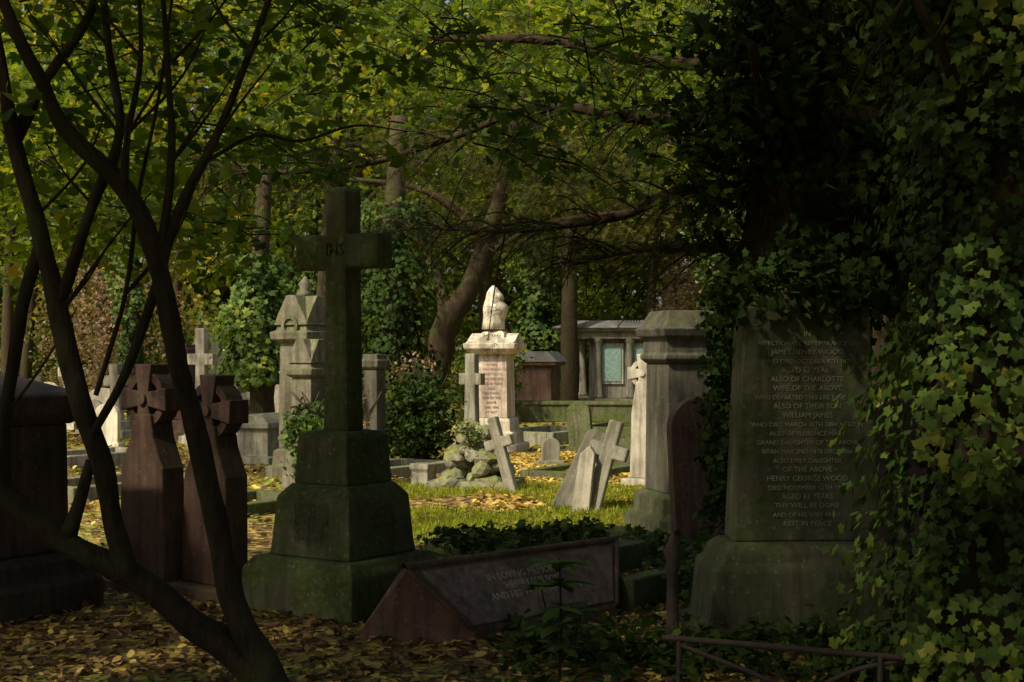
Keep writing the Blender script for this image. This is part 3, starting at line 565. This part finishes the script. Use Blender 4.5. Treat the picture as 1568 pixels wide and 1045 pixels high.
ivytree('ivy_clad_tree',-7.9,30,.5,.4,6,2800); ivytree('ivy_clad_tree',4.4,30,.6,.8,6,3200); ivytree('ivy_clad_tree',.9,43,.9,.3,7,3500,sz=.2)
ivytree('ivy_clad_tree',-4.6,36,.8,.3,8,4000,sz=.18)
def shrub(name,x,y,r,h,n,mat,sz,tmpl=QUAD):
    g=group(name,(0,0,0)); limbs('stems',[([(x+random.uniform(-.1,.1),y,-.1),(x+random.uniform(-.5,.5)*r,y,h*.5),(x+random.uniform(-1,1)*r,y,h*.95)],(.02,.006)) for _ in range(8)],M['bark'],5,g,0)
    C,rn=clumps(n//20,20,(x,y,h*.48),(r,r,h*.5),.13*r+.03,.35); C[:,2]=np.abs(C[:,2]); leaves('foliage',C,sz,tmpl,M[mat],rn,up=.8,parent=g)
shrub('ivy_bush',-1.42,20.6,.62,1.35,3800,'ivy',.09,IVY); shrub('ivy_bush',-2.28,16.8,.36,1.2,1900,'ivysun',.08,IVY)
shrub('holly_shrub',-3.3,24,.4,.8,1200,'shrub',.08); shrub('dry_shrub',-1.5,22.3,.45,1.6,700,'pink',.07)
shrub('dry_shrub',-10.5,38,2,4.2,5000,'pink',.12); shrub('dry_shrub',-1.75,16.9,.22,1.2,260,'pink',.05)
shrub('holly_shrub',-6.6,35,1.2,2.6,3500,'bgl',.13); shrub('holly_shrub',-3.2,31,1.1,3.2,3800,'bgl',.13)
shrub('holly_shrub',2.2,46,1.6,4,4000,'bgl',.2); shrub('holly_shrub',6.5,36,1.6,3.4,4500,'bgl',.16); shrub('holly_shrub',-.6,33,.9,2.2,2600,'shrub',.13)
shrub('dry_shrub',6.2,44,1.8,5,4000,'pink',.14)
def tree(name,x,y,h,r,z0,nc,per,sz,mat,tm=QUAD,lean=0,rt=.2,spread=None):
    g=group(name,(0,0,0)); it=[([(x,y,-.2),(x+lean*.3,y,h*.3),(x+lean*.7,y,h*.6),(x+lean,y,h*.92)],(rt,rt*.25))]
    for _ in range(6):
        a=random.uniform(0,6.28); zb=random.uniform(z0*.8,h*.6); f=lean*zb/h
        it.append(([(x+f,y,zb),(x+f+math.cos(a)*r*.45,y+math.sin(a)*r*.45,zb+.12*h),(x+f+math.cos(a)*r*.85,y+math.sin(a)*r*.85,zb+.18*h)],(rt*.4,rt*.1)))
    limbs('trunk',it,M['bark'],8,g)
    C,rn=clumps(nc,per,(x+lean*.6,y,(h+z0)/2),(r,r,(h-z0)/2),spread or r*.13,.45,.5); leaves('crown',C,sz,tm,M[mat],rn,up=1.1,parent=g); return g
tree('lime_tree',-7.4,18.3,6,2.5,2.5,90,42,.13,'lime',OVAL,.6,.12)
tree('lime_tree',-10,25,8,3.2,2.6,120,42,.16,'lime',OVAL,1.,.2)
tree('lime_tree',4.8,20,9,3.0,3.2,130,42,.15,'lime',OVAL,-.5,.2)
tree('lime_tree',-4.6,34,11,3.8,4.6,130,45,.2,'bgl',QUAD,.6,.26)
tree('sycamore_tree',6.6,32,11,4.0,4.0,140,45,.2,'bgl',QUAD,-1,.28)
tree('sycamore_tree',1.6,40,13,4.4,5.0,140,45,.22,'lime',QUAD,0,.28)
tree('beech_tree',-12,42,16,5.5,2.8,210,45,.27,'bgy',QUAD,.5,.3)
tree('beech_tree',-6.5,48,17,5.5,3.4,210,45,.27,'lime',QUAD,.5,.3)
tree('beech_tree',-1,51,18,5.5,3.4,230,45,.28,'lime',QUAD,.5,.3)
tree('beech_tree',5.5,51,18,5.5,3.4,230,45,.28,'bgy',QUAD,.5,.3)
tree('beech_tree',12,47,17,5.5,3.4,210,45,.28,'lime',QUAD,.5,.3)
def belt(name,x0,x1,y0,y1,h,nc,per,sz,mat,sp):
    C,rn=boxclumps(nc,per,(x0,y0,0),(x1,y1,h),sp,.6); C[:,2]=np.abs(C[:,2]); leaves(name,C,sz,QUAD,M[mat],rn,up=.6)
belt('unseen_shade_belt',-36,36,58,66,23,1300,50,.5,'bgl',1.1)
belt('unseen_shade_belt',-40,40,66,72,24,700,50,.9,'bgl',1.6)
belt('distant_hedge',-26,26,54,58,3.0,420,50,.25,'shrub',.55)
belt('unseen_shade_belt',-40,-29,8,56,12,400,40,.8,'bgl',1.2)  # unseen side belt, added to hold back sky light
belt('unseen_shade_belt',22,34,8,56,14,400,40,.8,'bgl',1.2)  # unseen side belt, added to hold back sky light
belt('unseen_shade_belt',-30,30,-32,-24,10,450,40,.9,'bgl',1.2)  # unseen belt behind the camera, added to darken the foreground
tr=[]
for i in range(34):
    x=random.uniform(-26,26); y=random.uniform(42,58); tr.append(([(x,y,-.2),(x+random.uniform(-.4,.4),y,4),(x+random.uniform(-1,1),y,11)],(random.uniform(.12,.28),.1)))
limbs('distant_tree_trunks',tr,M['bark'],7)
# ---------------- light, sky, camera
S=Vector((-.51,-.45,.73)).normalized()
w=D.worlds.new('World'); scn.world=w; w.use_nodes=True; N=w.node_tree.nodes; bg=N['Background']
sk=N.new('ShaderNodeTexSky'); sk.sky_type='NISHITA'; sk.sun_disc=False; sk.sun_elevation=math.asin(S.z); sk.sun_rotation=math.atan2(S.x,S.y)%(2*math.pi)
sk.dust_density=4; sk.ozone_density=.4; sk.air_density=1
w.node_tree.links.new(sk.outputs[0],bg.inputs[0]); bg.inputs[1].default_value=.14
l=D.lights.new('sun','SUN'); l.energy=5; l.angle=math.radians(3); l.color=(1,.92,.72); o=link(D.objects.new('sun',l)); o.rotation_euler=S.to_track_quat('Z','Y').to_euler()
cam=D.cameras.new('camera'); co=link(D.objects.new('camera',cam)); co.location=(0,0,1.6); co.rotation_euler=(math.radians(90),0,0)
cam.sensor_width=36; cam.lens=36*2200/1568; cam.shift_y=.011; cam.clip_end=900; cam.clip_start=.05
scn.camera=co
scn.view_settings.view_transform='Standard'; scn.view_settings.look='None'; scn.view_settings.exposure=0
